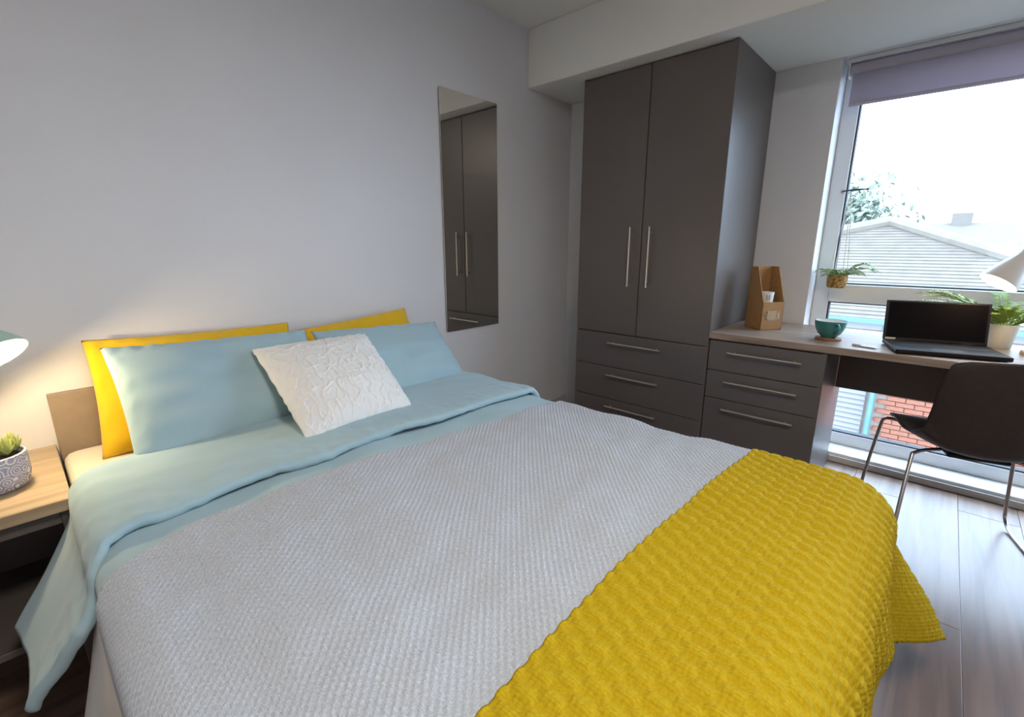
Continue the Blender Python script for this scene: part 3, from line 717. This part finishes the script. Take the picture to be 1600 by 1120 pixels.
# ferns
def frond(bm, start, azim, length, lift, droop, leaf_l, pairs, rnd, wid=0.3):
    az = Vector((math.cos(azim), math.sin(azim), 0)); pts = []
    for k in range(13):
        f_ = k/12
        pts.append(Vector(start) + az*(length*f_*(1-0.12*f_)) + Vector((0, 0, length*(lift*f_ - droop*f_*f_))))
    add_tube(bm, pts, [0.0014*(1-0.7*k/12)+0.0003 for k in range(13)], 5)
    side0 = az.cross(Vector((0, 0, 1))).normalized()
    for k in range(pairs):
        f_ = 0.10 + 0.90*k/pairs; i = min(11, int(f_*12)); p = pts[i].lerp(pts[i+1], f_*12-i); d = (pts[i+1]-pts[i]).normalized()
        nn = d.cross(side0).normalized()
        ll = leaf_l*math.sin(PI*(0.12+0.86*f_))**0.7*rnd.uniform(0.85, 1.1)
        for sgn in (-1, 1):
            dr = (side0*sgn + d*0.45 + nn*rnd.uniform(-0.25, 0.05)).normalized(); w2 = d*(ll*wid*0.5)
            a = bm.verts.new(p); b = bm.verts.new(p+dr*ll*0.45+w2); c_ = bm.verts.new(p+dr*ll); e = bm.verts.new(p+dr*ll*0.45-w2); mdl = bm.verts.new(p+dr*ll*0.5 - Vector((0, 0, 0.0012)))
            bm.faces.new((a, b, mdl)); bm.faces.new((b, c_, mdl)); bm.faces.new((c_, e, mdl)); bm.faces.new((e, a, mdl))
    return bm

fp = Vector((2.80, -2.163, DZ))
fn = thing('potted_fern', 'bushy green fern in a cream pot on the desk behind the laptop', 'plant', fp)
obj('pot', add_lathe(bmesh.new(), [(0, 0), (0.036, 0), (0.040, 0.004), (0.050, 0.095), (0.050, 0.100), (0.046, 0.100), (0.044, 0.085), (0, 0.085)], 40, Matrix.Translation(fp)), 'whitepot', fn, True)
obj('soil', add_lathe(bmesh.new(), [(0.0445, 0.0), (0, 0.006)], 24, Matrix.Translation(fp+Vector((0, 0, 0.085)))), 'soil', fn)
rr = random.Random(8)
for k in range(38):
    az = k*2.39996; ln = rr.uniform(0.17, 0.26)
    if k % 4 == 0: az = PI/2 - 0.05 + rr.uniform(-.2, .2); ln = rr.uniform(0.26, 0.33)
    if k % 4 == 2: az = -PI/2 + rr.uniform(-.5, .4); ln = rr.uniform(0.24, 0.30)
    if math.cos(az) < -0.25 and math.sin(az) > -0.6: ln = 0.10
    lf = rr.uniform(0.95, 1.75)*(0.17/ln)**0.7
    ob = obj('frond', frond(bmesh.new(), fp+Vector((math.cos(az)*0.018, math.sin(az)*0.018, 0.088)), az, ln, lf, lf*0.62+0.02, 0.036, 22, rr), 'leaf', fn)

hx = Vector((3.005, -1.533, 0.945))
hg = thing('hanging_planter', 'small fern in a woven basket hanging on strings from the window frame', 'hanging plant', hx)
obj('basket', add_lathe(bmesh.new(), [(0, 0), (0.038, 0), (0.044, 0.006), (0.047, 0.040), (0.046, 0.066), (0.042, 0.067), (0.041, 0.052), (0, 0.052)], 36, Matrix.Translation(hx)), 'basket', hg, True)
hook = Vector((3.045, -1.548, 1.438)); hook = Vector((hx.x, hx.y, 1.436))
for k in range(4):
    a = k*PI/2 + 0.6; q = hx + Vector((0.045*math.cos(a), 0.045*math.sin(a), 0.062))
    obj('string', add_tube(bmesh.new(), [q, q.lerp(hook, 0.35)+Vector((0.003*math.cos(a), 0.003*math.sin(a), 0)), hook], 0.0014, 6), 'string', hg)
rr = random.Random(17)
for k in range(26):
    az = k*2.39996 + 0.4; ln = rr.uniform(0.10, 0.16)
    if k % 3 == 0: az = -PI/2 + rr.uniform(-.6, .5); ln = rr.uniform(0.14, 0.19)
    if math.cos(az) > 0.35: ln = min(ln, 0.085)
    if math.sin(az) > 0.35: ln = min(ln, 0.10)
    lf = rr.uniform(0.6, 1.5)
    obj('frond', frond(bmesh.new(), hx+Vector((math.cos(az)*0.02, math.sin(az)*0.02, 0.055)), az, ln, lf, lf*0.75+0.10, 0.030, 18, rr), 'leaf2', hg)
hk = thing('hook_bar', 'thin grey rod fixed to the window frame holding the hanging planter', 'hook', (3.10, -1.485, 1.436))
obj('rod', add_tube(bmesh.new(), smooth_path([(3.10, -1.478, 1.440), (3.06, -1.495, 1.4395), (3.005, -1.533, 1.4375), (2.985, -1.606, 1.436)], 6), 0.0038, 10), 'gasket', hk, True)
obj('mount', add_tube(bmesh.new(), [(3.101, -1.478, 1.440), (3.094, -1.478, 1.440)], 0.010, 14), 'alu', hk, True)

# desk lamp
cone_lamp('desk_lamp', 'white cone desk lamp on a wooden base beside the fern', (2.70, -2.305, DZ), 0.085,
          [(2.70, -2.305, DZ+0.01), (2.72, -2.36, 0.98), (2.69, -2.33, 1.18), (2.67, -2.24, 1.215), (2.650, -2.190, 1.172)],
          (2.598, -2.106, 1.024), (-0.30, 0.47, -0.83), 0.178, 0.064, 'lampwhite', 'oak', 1.3, 'desk_lamp_light')

# ================================================================== CHAIR
ch = thing('desk_chair', 'dark brown moulded shell chair on bent metal legs at the desk', 'chair', (2.402, -2.123, 0.0), math.radians(15))
prof = [(0.245, 0.425), (0.225, 0.437), (0.16, 0.446), (0.06, 0.436), (-0.04, 0.425), (-0.12, 0.424), (-0.175, 0.440), (-0.212, 0.485), (-0.238, 0.56), (-0.262, 0.65), (-0.285, 0.74), (-0.298, 0.805)]
pp = smooth_path([(a, 0, b) for a, b in prof], 5); nv = len(pp); nu = 41
vv = np.linspace(0, 1, nv); u = np.linspace(-1, 1, nu)
hw = np.interp(vv, [0, 0.12, 0.3, 0.5, 0.62, 0.72, 0.85, 0.97, 1], [0.195, 0.212, 0.215, 0.200, 0.187, 0.187, 0.190, 0.180, 0.158])
curl_z = np.interp(vv, [0, 0.15, 0.35, 0.5, 0.62, 0.75, 1], [0.0, 0.005, 0.035, 0.070, 0.07, 0.03, -0.02])
curl_f = np.interp(vv, [0, 0.4, 0.55, 0.65, 0.8, 1], [0.0, 0.0, 0.02, 0.055, 0.060, 0.045])
P = np.zeros((nu, nv, 3))
for j, p in enumerate(pp):
    e = np.abs(u)**2.6
    P[:, j, 0] = p.x + curl_f[j]*e; P[:, j, 1] = u*hw[j]*(1-0.03*e); P[:, j, 2] = p.z + curl_z[j]*e
me_o = grid('shell', P, 'chair', None, solid=0.010, off=0.0)
me_o.parent = ch
for sgn in (-1, 1):
    pts = [(0.10, sgn*0.10, 0.413), (0.19, sgn*0.17, 0.420), (0.232, sgn*0.212, 0.412), (0.240, sgn*0.225, 0.36), (0.250, sgn*0.248, 0.10), (0.238, sgn*0.252, 0.035), (0.17, sgn*0.252, 0.008),
           (0.0, sgn*0.250, 0.008), (-0.17, sgn*0.246, 0.008), (-0.235, sgn*0.240, 0.03), (-0.235, sgn*0.232, 0.09), (-0.10, sgn*0.188, 0.345), (-0.075, sgn*0.170, 0.385), (-0.05, sgn*0.10, 0.402), (-0.04, sgn*0.04, 0.406)]
    obj('leg_frame', add_tube(bmesh.new(), smooth_path(pts, 7), 0.0068, 10), 'chrome', ch, True, False)
bm = bmesh.new(); add_box(bm, (-0.11, -0.09, 0.396), (0.13, 0.09, 0.416), 0.006); obj('seat_bracket', bm, 'black', ch, False, False)

# ================================================================== OUTSIDE
ZG = -5.5
gd = box('ground', (3.3, -60, ZG-0.2), (90, 60, ZG), 'ground'); tag(gd, kind='structure')
nb = thing('brick_building', 'orange brick building with slate hip roof and turquoise gutter outside the window', 'building', (12.0, -0.5, ZG))
EX, EY0, EY1, EZ = 9.0, 5.2, -4.95, 0.06
box('wall', (EX+0.03, EY1+0.25, ZG), (15.5, EY0-0.25, EZ-0.12), 'mortar', nb)
bmesh_b = bmesh.new(); add_box(bmesh_b, (0, 0, 0), (0.05, -0.215, 0.065), 0.004)
bme = bpy.data.meshes.new('brick'); bmesh.ops.recalc_face_normals(bmesh_b, faces=bmesh_b.faces); bmesh_b.to_mesh(bme); bmesh_b.free(); bme.materials.append(M['brick'])
for rI in range(25):
    for cI in range(12):
        o = bpy.data.objects.new('brick', bme); COL.objects.link(o); o.parent = nb
        yb = -1.49 - cI*0.225 - (0.1125 if rI % 2 else 0)
        o.location = (EX-0.005-12.0, yb+0.5, EZ-0.20-0.075*(rI+1)-ZG)
bm = bmesh.new()
for rI in range(44):
    for cI in range(14):
        yb = -1.49 - cI*0.225 - (0.1125 if rI % 2 else 0); z = EZ-0.20-0.075*(rI+1)
        if rI < 25 and cI < 12: continue
        add_box(bm, (EX-0.005, max(yb-0.215, EY1+0.25), z), (EX+0.045, yb, z+0.065))
st = obj('brick_courses', bm, 'brick', nb); tag(st, kind='stuff')
box('soffit', (EX-0.12, EY1, EZ-0.16), (EX+0.1, EY0, EZ-0.02), 'slat', nb)
bm = bmesh.new(); add_box(bm, (EX-0.22, EY1-0.05, EZ-0.06), (EX-0.10, EY0, EZ+0.01), 0.01, 2); obj('gutter', bm, 'teal_paint', nb)
obj('downpipe', add_tube(bmesh.new(), [(EX-0.10, -1.42, EZ-0.1), (EX-0.10, -1.42, ZG)], 0.042, 12), 'teal_paint', nb, True)
lv = box('louvre_panel', (EX-0.005, -1.34, -2.6), (EX+0.03, 0.6, -0.55), 'slat', nb)
for k in range(24):
    z = -2.55 + k*0.083
    bm = bmesh.new(); vs = [bm.verts.new(p) for p in ((EX-0.008, -1.33, z), (EX-0.05, -1.33, z-0.02), (EX-0.008, -1.33, z+0.06), (EX-0.008, 0.59, z), (EX-0.05, 0.59, z-0.02), (EX-0.008, 0.59, z+0.06))]
    for f_ in ((0, 1, 2), (5, 4, 3), (0, 3, 4, 1), (1, 4, 5, 2), (2, 5, 3, 0)): bm.faces.new([vs[i] for i in f_])
    obj('slat', bm, 'slat', lv)
AP = Vector((11.55, -1.04, 1.54)); C0 = Vector((EX-0.16, EY0, EZ)); C1 = Vector((EX-0.16, EY1, EZ)); AP2 = Vector((15.0, -1.04, 1.54)); C2 = Vector((17.5, EY1, EZ)); C3 = Vector((17.5, EY0, EZ))
bm = bmesh.new(); v = [bm.verts.new(p) for p in (C0, C1, C2, C3, AP, AP2)]
bm.faces.new((v[0], v[1], v[4])); bm.faces.new((v[1], v[2], v[5], v[4])); bm.faces.new((v[2], v[3], v[5])); bm.faces.new((v[3], v[0], v[4], v[5])); bm.faces.new((v[3], v[2], v[1], v[0]))
rf = obj('roof', bm, 'slate', nb)
bm = bmesh.new(); NC = 30
nrm = (C1-C0).cross(AP-C0).normalized(); nrm = nrm if nrm.z > 0 else -nrm
for k in range(NC):
    f0, f1 = k/NC, min(1, (k+1.12)/NC)
    a0, b0 = C0.lerp(AP, f0), C1.lerp(AP, f0); a1, b1 = C0.lerp(AP, f1), C1.lerp(AP, f1)
    q = [a0+nrm*0.018, b0+nrm*0.018, b1+nrm*0.003, a1+nrm*0.003, a0, b0]
    vs = [bm.verts.new(p) for p in q]; bm.faces.new((vs[0], vs[1], vs[2], vs[3])); bm.faces.new((vs[4], vs[5], vs[1], vs[0]))
tag(obj('slate_courses', bm, 'slate', rf), kind='stuff')
for (a, b) in ((C0, AP), (C1, AP), (AP, AP2)):
    obj('ridge_tiles', add_tube(bmesh.new(), [a+Vector((0, 0, 0.05)), b+Vector((0, 0, 0.05))], 0.10, 8), 'ridge', rf, True)

fh_ = thing('far_house', 'grey roofed house beyond the brick building', 'house', (26, -7, ZG))
box('wall', (22.3, -16, ZG), (30, 1.2, 0.7), 'render', fh_)
bm = bmesh.new(); R0 = [(21.9, 1.5, 0.65), (21.9, -16.4, 0.65), (30.4, -16.4, 0.65), (30.4, 1.5, 0.65)]; RR = [(26, 1.5, 1.98), (26, -16.4, 1.98)]
v = [bm.verts.new(p) for p in R0+RR]
for f_ in ((0, 1, 5, 4), (2, 3, 4, 5), (1, 2, 5), (3, 0, 4), (3, 2, 1, 0)): bm.faces.new([v[i] for i in f_])
obj('roof', bm, 'slate', fh_)
for y_ in (-2.1, -5.6):
    box('chimney', (25.7, y_-0.3, 1.6), (26.3, y_+0.3, 2.35), 'render', fh_)

tr_ = thing('tree', 'pale green tree rising behind the slate roof', 'tree', (20.0, 1.2, ZG))
tb = add_tube(bmesh.new(), smooth_path([(20, 1.2, ZG), (20.1, 1.1, -2), (19.9, 1.2, 0.5), (20, 1.0, 2.2)], 4), [0.25-0.013*k for k in range(13)], 8)
obj('trunk', tb, 'bark', tr_, True)
rr = random.Random(3); bm = bmesh.new()
for k in range(4200):
    a = rr.uniform(0, 2*PI); z = rr.gauss(0, 0.42); r_ = abs(rr.gauss(0, 0.8))
    z = max(-1.2, min(1.15, z)); p = Vector((20 + r_*math.cos(a), 0.95 + 0.95*r_*math.sin(a), 1.75+z*1.5)); d = Vector((rr.gauss(0, 1), rr.gauss(0, 1), rr.gauss(0, 1))).normalized(); e = d.orthogonal().normalized()
    L_ = rr.uniform(0.10, 0.17)
    bm.faces.new([bm.verts.new(p+x) for x in (d*L_, e*L_*0.5, -d*L_, -e*L_*0.5)])
obj('crown', bm, 'treeleaf', tr_)
